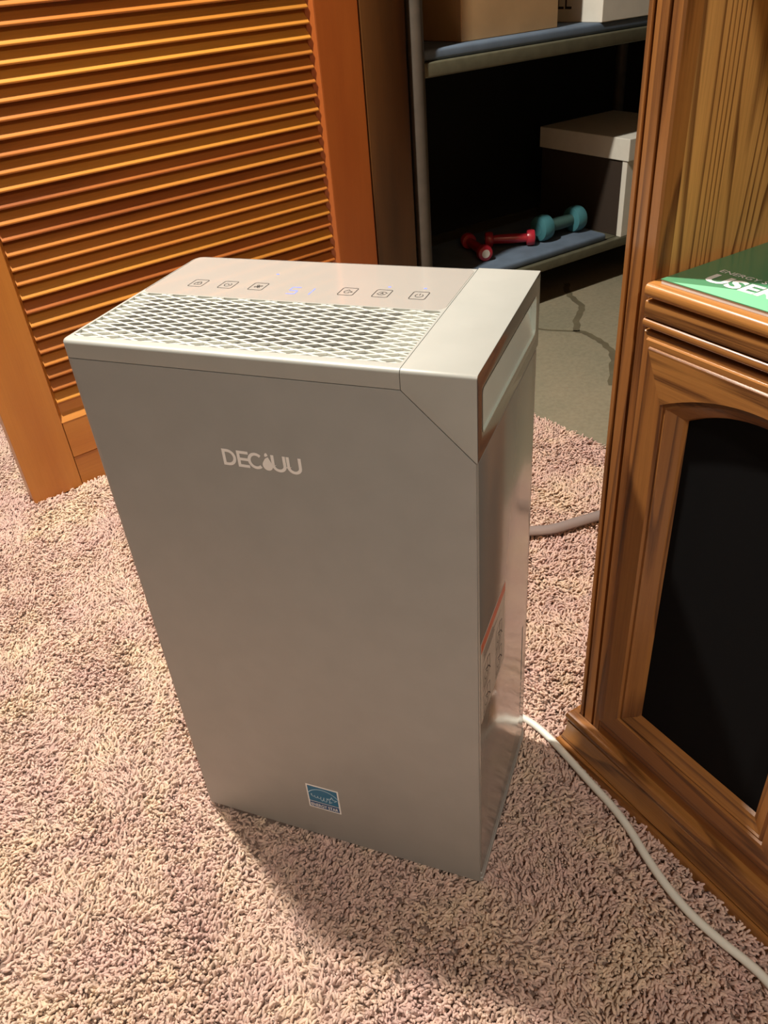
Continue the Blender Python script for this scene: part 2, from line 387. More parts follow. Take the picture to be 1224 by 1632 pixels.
keep &= ~((cu_ > 0.002) & (cv_ > 0.002))
px, py = px[keep], py[keep]; n = px.size
sw = (np.sin(px * 23 + 1.3 * np.sin(py * 17)) + np.sin(py * 31 + 1.7 * np.sin(px * 13 + 2)) + 0.6 * np.sin((px + py) * 61)) * 1.1
yaw = sw + np.random.normal(0, 0.75, n)
tilt = np.clip(np.random.normal(0.72, 0.28, n) + 0.2 * np.sin(px * 40 + py * 29) + 0.24 * np.sin(px * 21 + 2.2 * np.sin(py * 14 + 1)), 0.05, 1.40)
scl = np.random.uniform(0.8, 1.2, n)
cp.vertices.add(n)
co = np.stack([px, py, np.full(n, -0.0105) + np.random.uniform(-0.001, 0.001, n)], 1); cp.vertices.foreach_set('co', co.ravel().astype('f'))
a = cp.attributes.new('rot', 'FLOAT_VECTOR', 'POINT'); a.data.foreach_set('vector', np.stack([np.zeros(n), tilt, yaw], 1).ravel().astype('f'))
a = cp.attributes.new('scl', 'FLOAT', 'POINT'); a.data.foreach_set('value', scl.astype('f'))
a = cp.attributes.new('idx', 'INT', 'POINT'); a.data.foreach_set('value', np.random.randint(0, 8, n).astype('i'))
carpet = bpy.data.objects.new('carpet', cp); COL.objects.link(carpet)
tag(carpet, 'beige and dusty pink shag carpet covering the room floor', 'carpet', kind='stuff')
tcol = bpy.data.collections.new('yarn_tufts')
for i in range(8):
    bm = bmesh.new(); rr = random.Random(i)
    b1, b2, ph = rr.uniform(-0.003, 0.003), rr.uniform(0.0, 0.004), rr.uniform(0, 6)
    pts = []; Lt = 0.0135
    for j in range(6):
        t = j / 5; pts.append((b1 * math.sin(t * 3.0) + b2 * t * t, 0.0014 * math.sin(ph + t * 5), Lt * t * (1 - 0.18 * t)))
    tube(bm, pts, [0.0012, 0.00155, 0.0017, 0.00165, 0.00145, 0.0008], 5)
    me = bpy.data.meshes.new('yarn_tuft'); bm.to_mesh(me); bm.free(); me.materials.append(M['yarn']); me.polygons.foreach_set('use_smooth', [True] * len(me.polygons))
    tcol.objects.link(bpy.data.objects.new('yarn_tuft', me))
ng = bpy.data.node_groups.new('carpet_pile', 'GeometryNodeTree')
ng.interface.new_socket('Geometry', in_out='INPUT', socket_type='NodeSocketGeometry'); ng.interface.new_socket('Geometry', in_out='OUTPUT', socket_type='NodeSocketGeometry')
gi, go = ng.nodes.new('NodeGroupInput'), ng.nodes.new('NodeGroupOutput')
iop = ng.nodes.new('GeometryNodeInstanceOnPoints'); ci = ng.nodes.new('GeometryNodeCollectionInfo')
ci.inputs['Collection'].default_value = tcol; ci.inputs['Separate Children'].default_value = True; ci.inputs['Reset Children'].default_value = True
def attr(nm, ty):
    q = ng.nodes.new('GeometryNodeInputNamedAttribute'); q.data_type = ty; q.inputs['Name'].default_value = nm; return q.outputs['Attribute']
lk = ng.links.new
lk(gi.outputs[0], iop.inputs['Points']); lk(ci.outputs[0], iop.inputs['Instance']); iop.inputs['Pick Instance'].default_value = True
lk(attr('idx', 'INT'), iop.inputs['Instance Index'])
e2r = ng.nodes.new('FunctionNodeEulerToRotation'); lk(attr('rot', 'FLOAT_VECTOR'), e2r.inputs[0]); lk(e2r.outputs[0], iop.inputs['Rotation'])
lk(attr('scl', 'FLOAT'), iop.inputs['Scale']); lk(iop.outputs[0], go.inputs[0])
md = carpet.modifiers.new('pile', 'NODES'); md.node_group = ng
cb = bmesh.new(); box(cb, -4.19, 0.903, -3.59, 2.19, FLOOR_Z + 0.0002, -0.0095); box(cb, 0.903, 0.925, -1.309, -0.001, FLOOR_Z + 0.0002, -0.0095)
o = obj('carpet_backing', cb, M['backing'], carpet); o.location = DOOR_O; o.rotation_euler = (0, 0, DOOR_R); o['kind'] = 'stuff'

# ================================================================== DEHUMIDIFIER
un = thing('dehumidifier', 'tall silver-grey dehumidifier with latticed top grille standing on the carpet', 'dehumidifier', (-BW / 2, BD / 2, -0.0095))
UO = Vector((BW / 2, -BD / 2, 0.0095))
def U(name, bm, m, smooth=True, parent=None, label=None):
    bmesh.ops.translate(bm, verts=bm.verts, vec=UO)
    return obj(name, bm, m, parent or un, smooth, label)
CX = -0.0545          # seam between grille cover and handle cap
ZS = 0.5850           # seam under the cover
ZD = 0.5330           # lowest point of the cap at the right edge
X = -BW
# dark core that shows in the joints
bm = bmesh.new(); prism(bm, [(X + 0.004, 0.0035), (-0.0035, 0.0035), (-0.0035, BD - 0.004), (X + 0.004, BD - 0.004)], 2, 0.004, 0.531); U('inner_core', bm, M['gap'], False)
# front panel (rounded left edge)
bm = bmesh.new(); prism(bm, [(X, 0.0025), (-0.0014, 0.0025), (-0.0014, ZD - 0.0012), (CX - 0.0004, ZS - 0.0008), (X, ZS - 0.0008)], 1, 0.0, 0.008)
bevel_where(bm, lambda e: all(abs(v.co.x - X) < 1e-5 for v in e.verts) and all(v.co.y < 1e-5 for v in e.verts), 0.0060, 4)
bevel_where(bm, lambda e: all(v.co.y < 1e-5 for v in e.verts) and not all(v.co.x < X + 0.006 for v in e.verts), 0.0005, 2)
U('front_panel', bm, M['silver'])
# left shell and back shell
bm = bmesh.new(); box(bm, X + 0.0003, X + 0.009, 0.0085, BD - 0.0085, 0.0025, ZS - 0.0008, 0.001); U('left_panel', bm, M['silver'])
bm = bmesh.new(); box(bm, X, -0.0008, BD - 0.008, BD, 0.0025, ZS - 0.0008, 0.003, 3)
U('back_panel', bm, M['silver'])
bm = bmesh.new()
for i in range(22): box(bm, X + 0.05, -0.05, BD + 0.0002, BD + 0.0022, 0.22 + i * 0.015, 0.2255 + i * 0.015, 0.0006, 1)
U('rear_intake_grille', bm, M['gap'], False)
# right side sheet with a narrow vent slot
ZP = 0.5318
bm = bmesh.new(); box(bm, -0.0045, 0.0, 0.0022, BD - 0.0084, 0.0175, ZP, 0.0009, 2)
side = U('side_panel', bm, M['silver_gloss'])
cut = []
def cutter(x0, x1, y0, y1, z0, z1, bev=0.0, seg=2, axis_only=None):
    bm = bmesh.new(); box(bm, x0, x1, y0, y1, z0, z1)
    if bev: bevel_where(bm, lambda e: abs((e.verts[0].co - e.verts[1].co).normalized()[axis_only]) > 0.99, bev, seg)
    bmesh.ops.translate(bm, verts=bm.verts, vec=UO); c = obj('cut', bm, M['gap'], un); return c
cs = [cutter(-0.0032, 0.01, 0.1800, 0.1842, 0.128, 0.2135)]
for i in range(7): cs.append(cutter(-0.0032, 0.01, 0.1800, 0.1842, 0.072 + i * 0.008, 0.0768 + i * 0.008))
bpy.context.view_layer.update(); carve(side, cs)
if len(side.data.materials) < 1: side.data.materials.append(M['silver_gloss'])
U('side_slot', B(-0.0034, -0.0031, 0.1795, 0.1850, 0.07, 0.2145), M['gap'], False)
# base rim and feet
bm = bmesh.new(); box(bm, X + 0.010, -0.0006, 0.006, BD - 0.004, -0.001, 0.0030)
box(bm, -0.006, 0.0012, 0.0016, BD - 0.001, 0.0005, 0.0085, 0.0014, 3); box(bm, -0.006, 0.0004, 0.0018, BD - 0.002, 0.0092, 0.0165, 0.0012, 2); U('base_rim', bm, M['silver'])
for fx in (X + 0.035, -0.035):
    for fy in (0.03, BD - 0.03):
        bm = bmesh.new(); tube(bm, [(fx, fy, -0.0093), (fx, fy, -0.0012)], 0.012, 16); U('foot', bm, M['gap'])
# top cover with openings for grille and control panel
bm = bmesh.new(); prism(bm, [(X, 0.0), (CX - 0.0003, 0.0), (CX - 0.0003, BD), (X, BD)], 2, ZS, BH)
bevel_where(bm, lambda e: all(abs(v.co.x - X) < 1e-5 for v in e.verts) and all(v.co.y < 0.01 for v in e.verts) and abs(e.verts[0].co.z - e.verts[1].co.z) > 0.005, 0.006, 5)
bevel_where(bm, lambda e: all(abs(v.co.x - X) < 1e-5 for v in e.verts) and all(v.co.y > BD - 0.001 for v in e.verts) and abs(e.verts[0].co.z - e.verts[1].co.z) > 0.005, 0.012, 6)
bevel_where(bm, lambda e: all(v.co.z > BH - 1e-5 for v in e.verts) and not all(v.co.x > CX - 0.001 for v in e.verts), 0.0034, 4)
cover = U('top_cover', bm, M['silver_cap'])
GX0, GX1, GY0, GY1 = X + 0.0050, CX - 0.0022, 0.0100, 0.1072
c1 = cutter(GX0, GX1, GY0, GY1, 0.5976, 0.62, 0.004, 3, 2)
c2 = cutter(X + 0.0205, -0.0865, 0.0245, 0.1012, 0.55, 0.62)
c3 = cutter(X + 0.0032, CX - 0.0012, 0.1086, BD - 0.0028, 0.5985, 0.62, 0.009, 4, 2)
bpy.context.view_layer.update(); carve(cover, [c1, c2, c3])
cover.data.materials.clear(); cover.data.materials.append(M['silver_cap']); cover.data.materials.append(M['lattice'])
for p in cover.data.polygons: p.material_index = 1 if (abs(p.center.z - UO.z - 0.5976) < 2e-4 and p.normal.z > 0.9) else 0
U('inner_duct', B(X + 0.006, -0.07, 0.008, 0.11, 0.5835, 0.5848), M['duct'], False)
# duct walls below the opening are visible through the lattice
# lattice of crossed bars
bm = bmesh.new(); HX, HY = 0.0129, 0.0046; hx0, hy0 = -0.1417, 0.0871; bw2 = 0.00098; zt, zb = 0.5997, 0.5977
def clip(p, q):
    x0, y0, x1, y1 = *p, *q; t0, t1 = 0.0, 1.0; dx, dy = x1 - x0, y1 - y0
    for pp, qq in ((-dx, x0 - GX0 - 0.0003), (dx, GX1 + 0.0003 - x0), (-dy, y0 - GY0 - 0.0003), (dy, GY1 + 0.0003 - y0)):
        if abs(pp) < 1e-12:
            if qq < 0: return None
        else:
            t = qq / pp
            if pp < 0: t0 = max(t0, t)
            else: t1 = min(t1, t)
    return None if t0 >= t1 else ((x0 + dx * t0, y0 + dy * t0), (x0 + dx * t1, y0 + dy * t1))
sl = HY / HX
for sgn, dz in ((1, 0.0), (-1, -0.00004)):
    for k in range(-60, 60):
        yb = hy0 + HY + 2 * HY * k      # a bar passes the top corner of each opening
        s = clip((-0.6, yb + sgn * sl * (-0.6 - hx0)), (0.2, yb + sgn * sl * (0.2 - hx0)))
        if not s: continue
        (xa, ya), (xb, yb2) = s; d = Vector((xb - xa, yb2 - ya)).normalized(); nn = Vector((-d.y, d.x)) * bw2
        q = [(xa + nn.x, ya + nn.y), (xa - nn.x, ya - nn.y), (xb - nn.x, yb2 - nn.y), (xb + nn.x, yb2 + nn.y)]
        prism(bm, q, 2, zb, zt + dz)
# frame strip around the lattice
U('top_grille', bm, M['lattice'], False)
# control panel
bm = bmesh.new(); prism(bm, rrect(X + 0.0036, CX - 0.0016, 0.1090, BD - 0.0032, 0.0045), 2, 0.5986, 0.59985)
# only the far left corner is strongly rounded
bevel_where(bm, lambda e: all(v.co.z > 0.5998 for v in e.verts), 0.00025, 1)
cpn = U('control_panel', bm, M['panel'])
def TP(z): return lambda u, v: (u, v, z)
ZI = 0.60000
def icon(cx, strokes, name, w_=0.00058):
    bm = bmesh.new(); cy = 0.1378
    ribbon(bm, [(cx + x, cy + y) for x, y in rrect(-0.0069, 0.0069, -0.0084, 0.0084, 0.0018)], 0.00068, TP(ZI), close=True)
    for st, cl in strokes:
        ribbon(bm, [(cx + x, cy + y) for x, y in st], w_, TP(ZI), close=cl)
    U(name, bm, M['ink'], False, cpn)
A_ = arc
icon(-0.2958, [(rrect(-0.0032, 0.0032, -0.0035, 0.0008, 0.0006), True), (A_(0, 0.0008, 0.0022, 0.003, 0, 180), False), ([(0, -0.0022), (0, -0.0006)], False)], 'lock_icon')
icon(-0.2652, [(A_(0, 0, 0.0034, 0.0037, 120, 430, 20), False), ([(-0.0002, 0.0022), (0, 0), (0.002, 0.0002)], False)], 'timer_icon')
fan = []
for k in range(4):
    ca, sa = math.cos(R(k * 90 + 20)), math.sin(R(k * 90 + 20)); lp = [(0.0006, 0), (0.0016, 0.0011), (0.0034, 0.0011), (0.0038, 0), (0.003, -0.0008), (0.0016, -0.0006)]
    fan.append(([(x * ca - y * sa, x * sa + y * ca) for x, y in lp], True))
icon(-0.2346, fan + [(A_(0, 0, 0.0006, 0.0006, 0, 324, 9), True)], 'fan_icon')
icon(-0.1490, [([(-0.0003, 0.0042)] + A_(-0.0003, -0.0008, 0.0028, 0.0028, 150, 330, 10), False), ([(-0.0003, 0.0042), (0.0016, 0.0014)], False), ([(0.0, -0.0004), (0.0042, -0.0004)], False), ([(0.0028, 0.0008), (0.0042, -0.0004), (0.0028, -0.0016)], False)], 'drain_icon')
icon(-0.1180, [(A_(0, 0, 0.0036, 0.0036, 15, 165, 10), False), (A_(0, 0, 0.0036, 0.0036, 195, 345, 10), False), ([(-0.0014, -0.0016), (0, 0.0018), (0.0014, -0.0016)], False), ([(-0.0008, -0.0004), (0.0008, -0.0004)], False), ([(0.0030, 0.0020), (0.0036, 0.0006), (0.0044, 0.0018)], False), ([(-0.0030, -0.0020), (-0.0036, -0.0006), (-0.0044, -0.0018)], False)], 'auto_icon')
icon(-0.0855, [(A_(0, -0.0002, 0.0033, 0.0034, 125, 415, 20), False), ([(0, 0.0042), (0, 0.0004)], False)], 'power_icon')
# lit digits 51 and indicator lights
bm = bmesh.new(); cx, cy, hw, hh = -0.1978, 0.1330, 0.0040, 0.0078
def seg(a, b_): ribbon(bm, [a, b_], 0.0011, TP(ZI))
seg((cx + hw, cy + hh), (cx - hw, cy + hh)); seg((cx - hw, cy + hh - 0.0007), (cx - hw, cy + 0.0006)); seg((cx - hw, cy), (cx + hw, cy)); seg((cx + hw, cy - 0.0006), (cx + hw, cy - hh + 0.0006)); seg((cx + hw, cy - hh), (cx - hw, cy - hh))
cx = -0.1805; seg((cx, cy + hh - 0.0005), (cx, cy + 0.0006)); seg((cx, cy - 0.0006), (cx, cy - hh + 0.0005))
U('humidity_display', bm, M['led'], False, cpn, 'lit digits 51 in pale blue')
for lx, ly in ((-0.2315, 0.1703), (-0.1170, 0.1535), (-0.0855, 0.1545)):
    bm = bmesh.new(); fillpoly(bm, arc(lx, ly, 0.0015, 0.0012, 0, 330, 11), TP(ZI)); U('indicator_light', bm, M['led'], False, cpn, 'tiny pale blue light')
# handle cap: block with triangular cheek and pocket
bm = bmesh.new(); prism(bm, [(CX + 0.0003, BH), (0.0, BH), (0.0, ZD), (-0.0012, ZD), (CX + 0.0003, ZS - 0.0002)], 1, 0.0, BD)
bevel_where(bm, lambda e: all(v.co.z > BH - 1e-5 for v in e.verts) and all(v.co.y < 1e-5 for v in e.verts), 0.0034, 4)
bevel_where(bm, lambda e: all(v.co.x > -1e-5 for v in e.verts) and not all(v.co.z < ZD + 1e-4 for v in e.verts), 0.0007, 2)
cap = U('handle_cap', bm, [M['silver_cap'], M['cap_gloss'], M['pocket']])
bm = bmesh.new(); prism(bm, [(0.0135, 0.5500), (0.1945, 0.5500), (0.1945, 0.5840), (0.0135, 0.5840)], 0, -0.010, 0.01)
for v in bm.verts:
    if v.co.x < 0 and v.co.z < 0.56: v.co.x = -0.0015
bevel_where(bm, lambda e: abs((e.verts[0].co - e.verts[1].co).normalized().x) > 0.3 and abs((e.verts[0].co - e.verts[1].co).normalized().y) < 0.1 and abs(e.verts[0].co.x - e.verts[1].co.x) > 0.005, 0.0035, 4)
bmesh.ops.translate(bm, verts=bm.verts, vec=UO); c1 = obj('cut', bm, M['gap'], un)
bpy.context.view_layer.update(); carve(cap, [c1])
for p in cap.data.polygons:
    c = p.center - UO
    if p.normal.x > 0.9 and c.x > -0.002: p.material_index = 1
    elif -0.0102 < c.x < -0.0003 and 0.013 < c.y < 0.195 and 0.5495 < c.z < 0.5845 and (p.normal.x > 0.9 or abs(p.normal.z) > 0.05 or abs(p.normal.y) > 0.05): p.material_index = 2
while len(cap.data.materials) < 3: cap.data.materials.append(M['pocket'])
for i, mm in enumerate((M['silver_cap'], M['cap_gloss'], M['pocket'])): cap.data.materials[i] = mm
# liner lip of the pocket
bm = bmesh.new(); o1 = rrect(0.0130, 0.1950, 0.5495, 0.5845, 0.0045, 5); i1 = rrect(0.0139, 0.1941, 0.5504, 0.5836, 0.0038, 5)
va = [bm.verts.new((0.0003, p[0], p[1])) for p in o1]; vb = [bm.verts.new((0.0003, p[0], p[1])) for p in i1]; vc = [bm.verts.new((-0.004, p[0], p[1])) for p in i1]
for i in range(len(o1)):
    j = (i + 1) % len(o1); bm.faces.new((va[i], va[j], vb[j], vb[i])); bm.faces.new((vb[i], vb[j], vc[j], vc[i]))
U('pocket_lip', bm, M['pocket'], True, cap)
# brand lettering and drop
def FP(y): return lambda u, v: (u, y, v)
bm = bmesh.new(); lx, lz, h, t = -0.2112, 0.5024, 0.0152, 0.0027; P = FP(-0.0003); ht = t / 2
sk = [0]
def S(pts, cl=False, w_=t):
    sk[0] += 1; ribbon(bm, [(lx + a, lz + b_) for a, b_ in pts], w_, FP(-0.0003 - 0.00003 * sk[0]), cl)
S(A_(0.0048, h / 2, 0.0062, h / 2 - ht, 90, -90, 14) + [(ht, ht), (ht, h - ht)], True)
S([(0.0240, h - ht), (0.0148, h - ht), (0.0148, ht), (0.0240, ht)]); S([(0.0148, h / 2), (0.0232, h / 2)], w_=0.0026)
S(A_(0.0303, h / 2, 0.0060, h / 2 - ht, 45, 315, 18))
S([(0.0456, h), (0.0456, 0.0060)] + A_(0.0507, 0.0060, 0.0051, 0.0060 - ht, 180, 360, 12) + [(0.0558, h)])
S([(0.0591, h), (0.0591, 0.0060)] + A_(0.0642, 0.0060, 0.0051, 0.0060 - ht, 180, 360, 12) + [(0.0693, h)])
U('brand_lettering', bm, M['white'], False, None, 'white letters DEC and UU on the front')
bm = bmesh.new(); dcx, dcy = lx + 0.0404, lz + 0.0048
fillpoly(bm, A_(dcx, dcy, 0.0045, 0.0048, 145, 395, 18) + [(dcx + 0.0012, dcy + 0.0078), (dcx - 0.0016, dcy + 0.0060)], P)
fillpoly(bm, [(dcx - 0.0012, dcy + 0.0076), (dcx + 0.0014, dcy + 0.0090), (dcx + 0.0008, dcy + 0.0108), (dcx - 0.0002, dcy + 0.0116), (dcx - 0.0013, dcy + 0.0104), (dcx - 0.0018, dcy + 0.0088)], P)
U('brand_drop', bm, M['white'], False, None, 'white water drop between the letters')
# square blue efficiency sticker
sx0, sx1, sz0, sz1 = -0.1975, -0.1588, 0.0544, 0.0945
bm = bmesh.new(); box(bm, sx0, sx1, -0.00025, 0.0, sz0, sz1); st = U('efficiency_sticker', bm, M['white'], False, None, 'square blue and white ENERGY STAR sticker')
q = 0.0016; zl = sz0 + 0.0118
bm = bmesh.new(); fillpoly(bm, [(sx0 + q, zl), (sx1 - q, zl), (sx1 - q, sz1 - q), (sx0 + q, sz1 - q)], FP(-0.00035)); U('sticker_field', bm, M['blue'], False, st)
bm = bmesh.new(); fillpoly(bm, [(sx0 + q, sz0 + q), (sx1 - q, sz0 + q), (sx1 - q, zl - 0.0008), (sx0 + q, zl - 0.0008)], FP(-0.00035)); U('sticker_band', bm, M['blue2'], False, st)
bm = bmesh.new(); P = FP(-0.00045); scx = (sx0 + sx1) / 2
ribbon(bm, A_(scx, zl + 0.004, 0.0205, 0.0195, 20, 152, 22), 0.0009, P)
hand = []
for i in range(60):
    tt = i / 59; hand.append((scx - 0.0150 + 0.0200 * tt + 0.0011 * math.sin(tt * 34 + 1.5), zl + 0.0090 + 0.0017 * math.sin(tt * 34) + (0.0020 * math.cos(tt * 6) if tt < 0.2 else 0) - (0.0030 if 0.62 < tt < 0.70 or 0.82 < tt < 0.90 else 0)))
ribbon(bm, hand, 0.0008, P)
sp = []; c0 = (scx + 0.0105, zl + 0.0090)
for i in range(10):
    rr = 0.0062 if i % 2 == 0 else 0.0027; sp.append((c0[0] + rr * math.cos(R(90 + i * 36)), c0[1] + rr * math.sin(R(90 + i * 36))))
ribbon(bm, sp[7:] + sp[:6], 0.0009, P)
U('sticker_emblem', bm, M['ltblue'], False, st)
bm = text_bm('ENERGY STAR', 0.0074, lambda u, v: (sx0 + 0.0026 + u, -0.00045, sz0 + 0.0032 + v), 0.0001, 0.70)
U('sticker_lettering', bm, M['white'], False, st)
# instruction label on the side
bm = bmesh.new(); box(bm, 0.0, 0.00025, 0.0040, 0.0915, 0.2540, 0.3520); lb = U('instruction_label', bm, M['paper'], False, None, 'white label with orange strip and line drawings')
SPn = lambda u, v: (0.00035, u, v)
bm = bmesh.new(); fillpoly(bm, [(0.0040, 0.3410), (0.0915, 0.3410), (0.0915, 0.3520), (0.0040, 0.3520)], SPn); U('label_strip', bm, M['orange'], False, lb)
bm = bmesh.new(); rr = random.Random(4)
SPm = lambda u, v: (0.00045, u, v)
for i in range(7):
    ribbon(bm, [(0.010 + rr.uniform(0, 0.003), 0.3375 - i * 0.0019), (0.055 + rr.uniform(-0.015, 0.028), 0.3375 - i * 0.0019)], 0.0005, SPm)
for cx, cz in ((0.022, 0.306), (0.067, 0.308), (0.022, 0.272), (0.067, 0.276)):
    ribbon(bm, [(cx - 0.010, cz - 0.012), (cx - 0.010, cz + 0.010), (cx + 0.004, cz + 0.012), (cx + 0.004, cz - 0.010)], 0.0008, SPm, True)
    ribbon(bm, [(cx + 0.004, cz + 0.012), (cx + 0.012, cz + 0.009), (cx + 0.012, cz - 0.007), (cx + 0.004, cz - 0.010)], 0.0008, SPm)
    ribbon(bm, [(cx - 0.004, cz + 0.004), (cx + 0.008, cz - 0.002), (cx + 0.014, cz - 0.010)], 0.0011, SPm)
    ribbon(bm, arc(cx - 0.002, cz - 0.004, 0.004, 0.004, 0, 300, 9), 0.0008, SPm)
    for k in range(2): ribbon(bm, [(cx - 0.012, cz - 0.0145 - k * 0.0018), (cx + 0.012 - 0.006 * k, cz - 0.0145 - k * 0.0018)], 0.0005, SPm)
U('label_drawings', bm, M['ink'], False, lb)

# drain hose from the rear of the unit, passing behind the cabinet
bm = bmesh.new(); hz = 0.0095
tube(bm, smooth_path([(-0.155, BD + 0.004, 0.045), (-0.158, 0.250, 0.036), (-0.165, 0.33, 0.014), (-0.175, 0.45, hz), (-0.150, 0.56, hz), (-0.105, 0.615, hz), (-0.0783, 0.6296, hz), (-0.0448, 0.6438, hz), (-0.0124, 0.6709, hz), (0.0222, 0.7008, hz), (0.075, 0.745, hz), (0.13, 0.77, hz)], 8), 0.0105, 12, sx=1.0, sz=0.75)
tag(obj('drain_hose', bm, M['hose'], None, True), 'flat clear grey drain hose running from the dehumidifier behind the cabinet', 'hose')
# power cord along the cabinet plinth
bm = bmesh.new(); cz = 0.0035
cpts = [(-0.06, BD + 0.003, 0.030), (-0.055, 0.228, 0.024), (-0.035, 0.236, 0.010), (0.0001, 0.232, cz), (0.0277, 0.2159, cz), (0.0590, 0.1895, cz), (0.0907, 0.1610, cz), (0.1180, 0.1370, cz), (0.1410, 0.1125, cz), (0.1630, 0.0826, cz), (0.1846, 0.0570, cz), (0.2110, 0.0322, cz), (0.2416, 0.0121, cz), (0.2647, -0.0007, cz), (0.2835, -0.0145, cz), (0.33, -0.06, cz), (0.42, -0.16, cz), (0.52, -0.22, cz)]
tube(bm, smooth_path(cpts, 8), 0.0046, 12)
tag(obj('power_cord', bm, M['cord'], None, True), 'white power cord lying on the carpet along the cabinet base', 'cord')

# ================================================================== OAK MEDIA CABINET
cab = thing('media_cabinet', 'oak media cabinet with open shelf bay and black-panelled doors at right', 'cabinet', CAB_O, CAB_R)
CW, CDp, CHt = 0.631, 0.475, 1.75
SX0, SX1 = 0.0105, 0.0440
YS = 0.0155
def fluted(x0, x1, z0, z1):
    bm = bmesh.new(); yb = 0.034; d = 0.0050; w_ = 0.0030
    g1, g2 = x0 + (x1 - x0) * 0.16, x0 + (x1 - x0) * 0.60
    pts = [(x0, yb), (x0, YS + 0.002), (x0 + 0.0015, YS)]
    for g in (g1, g2): pts += [(g, YS), (g + w_ * 0.25, YS + d), (g + w_ * 0.75, YS + d), (g + w_, YS + 0.0006), (g + w_ + 0.0008, YS)]
    pts += [(x1 - 0.0015, YS), (x1, YS + 0.002), (x1, yb)]
    return prism(bm, pts, 2, z0, z1)
obj('post', fluted(SX0, SX1, 0.045, CHt), M['oak_v'], cab)
obj('post', fluted(CW - SX1 - 0.0, CW - SX0, 0.045, CHt), M['oak_v'], cab)
obj('side_panel', B(SX0 + 0.001, SX1 - 0.001, 0.0342, CDp, 0.045, CHt, bev=0.0008), M['oak_panel'], cab)
obj('side_panel', B(CW - SX1 + 0.001, CW - SX0 - 0.001, 0.0342, CDp, 0.045, CHt, bev=0.0008), M['oak_panel'], cab)
obj('back_panel', B(SX1, CW - SX1, CDp - 0.012, CDp, 0.045, CHt), M['oak_panel'], cab)
obj('header', B(SX1, CW - SX1, YS, 0.034, 0.93, CHt - 0.02), M['oak_h'], cab)
obj('crown_board', B(-0.01, CW + 0.01, -0.005, CDp, CHt, CHt + 0.025, bev=0.004), M['oak_h'], cab)
# worktop: rounded front edge
bm = bmesh.new(); box(bm, SX1 + 0.0006, CW - SX1 - 0.0006, 0.0070, CDp - 0.013, 0.5885, 0.6000)
bevel_where(bm, lambda e: all(v.co.y < 0.0071 for v in e.verts) and abs(e.verts[0].co.x - e.verts[1].co.x) > 0.1, 0.0045, 4); obj('worktop', bm, M['oak_top'], cab, True)
bm = bmesh.new(); box(bm, SX1 + 0.0006, CW - SX1 - 0.0006, 0.0095, 0.05, 0.5716, 0.5858)
bevel_where(bm, lambda e: all(v.co.y < 0.0096 for v in e.verts) and abs(e.verts[0].co.x - e.verts[1].co.x) > 0.1, 0.0016, 3); obj('apron_board', bm, M['oak_h'], cab, True)
bm = bmesh.new(); box(bm, SX1 + 0.0006, CW - SX1 - 0.0006, 0.0085, 0.045, 0.5635, 0.5708)
bevel_where(bm, lambda e: all(v.co.y < 0.0086 for v in e.verts) and abs(e.verts[0].co.x - e.verts[1].co.x) > 0.1, 0.0028, 4); obj('bead_moulding', bm, M['oak_h'], cab, True)
obj('frame_rail', B(SX1, CW - SX1, 0.024, 0.045, 0.545, 0.5633), M['gap'], cab)
obj('bottom_rail', B(SX1 + 0.0002, CW - SX1 - 0.0002, YS - 0.001, 0.045, 0.045, 0.0730, bev=0.0012), M['oak_h'], cab)
obj('centre_post', B(0.2985, CW - 0.2985, YS + 0.004, 0.045, 0.073, 0.563, bev=0.001), M['oak_v'], cab)
obj('cabinet_floor', B(SX1, CW - SX1, 0.046, CDp - 0.013, 0.060, 0.073), M['oak_h'], cab)
# plinth moulding wrapped round three sides, mitred
prof = [(0.0150, 0.0540), (0.0090, 0.0540), (0.0050, 0.0515), (0.0035, 0.0470), (0.0040, 0.0430), (0.0068, 0.0415), (0.0072, 0.0385), (0.0052, 0.0370), (0.0055, 0.0300), (0.0045, 0.0200), (0.0022, 0.0110), (0.0008, 0.0080), (0.0030, 0.0068), (0.0030, 0.0056), (-0.0012, 0.0046), (-0.0030, 0.0020), (-0.0035, -0.0095), (0.0150, -0.0095)]
bm = bmesh.new(); rings = []
for cx_, cy_, kind in ((0, CDp, 'L0'), (0, 0, 'L1'), (0, 0, 'R1'), (0, CDp, 'R0')):
    ring = []
    for y, z_ in prof:
        off = y - 0.015                      # outward is negative
        if kind == 'L0': p = (SX0 + off, CDp, z_)
        elif kind == 'L1': p = (SX0 + off, 0.015 + off, z_)
        elif kind == 'R1': p = (CW - SX0 - off, 0.015 + off, z_)
        else: p = (CW - SX0 - off, CDp, z_)
        ring.append(bm.verts.new(p))
    rings.append(ring)
for a_, b_ in zip(rings, rings[1:]):
    for i in range(len(prof)):
        j = (i + 1) % len(prof); bm.faces.new((a_[i], a_[j], b_[j], b_[i]))
bm.faces.new(rings[0]); bm.faces.new(rings[-1][::-1])
obj('plinth', bm, M['oak_h'], cab, True)
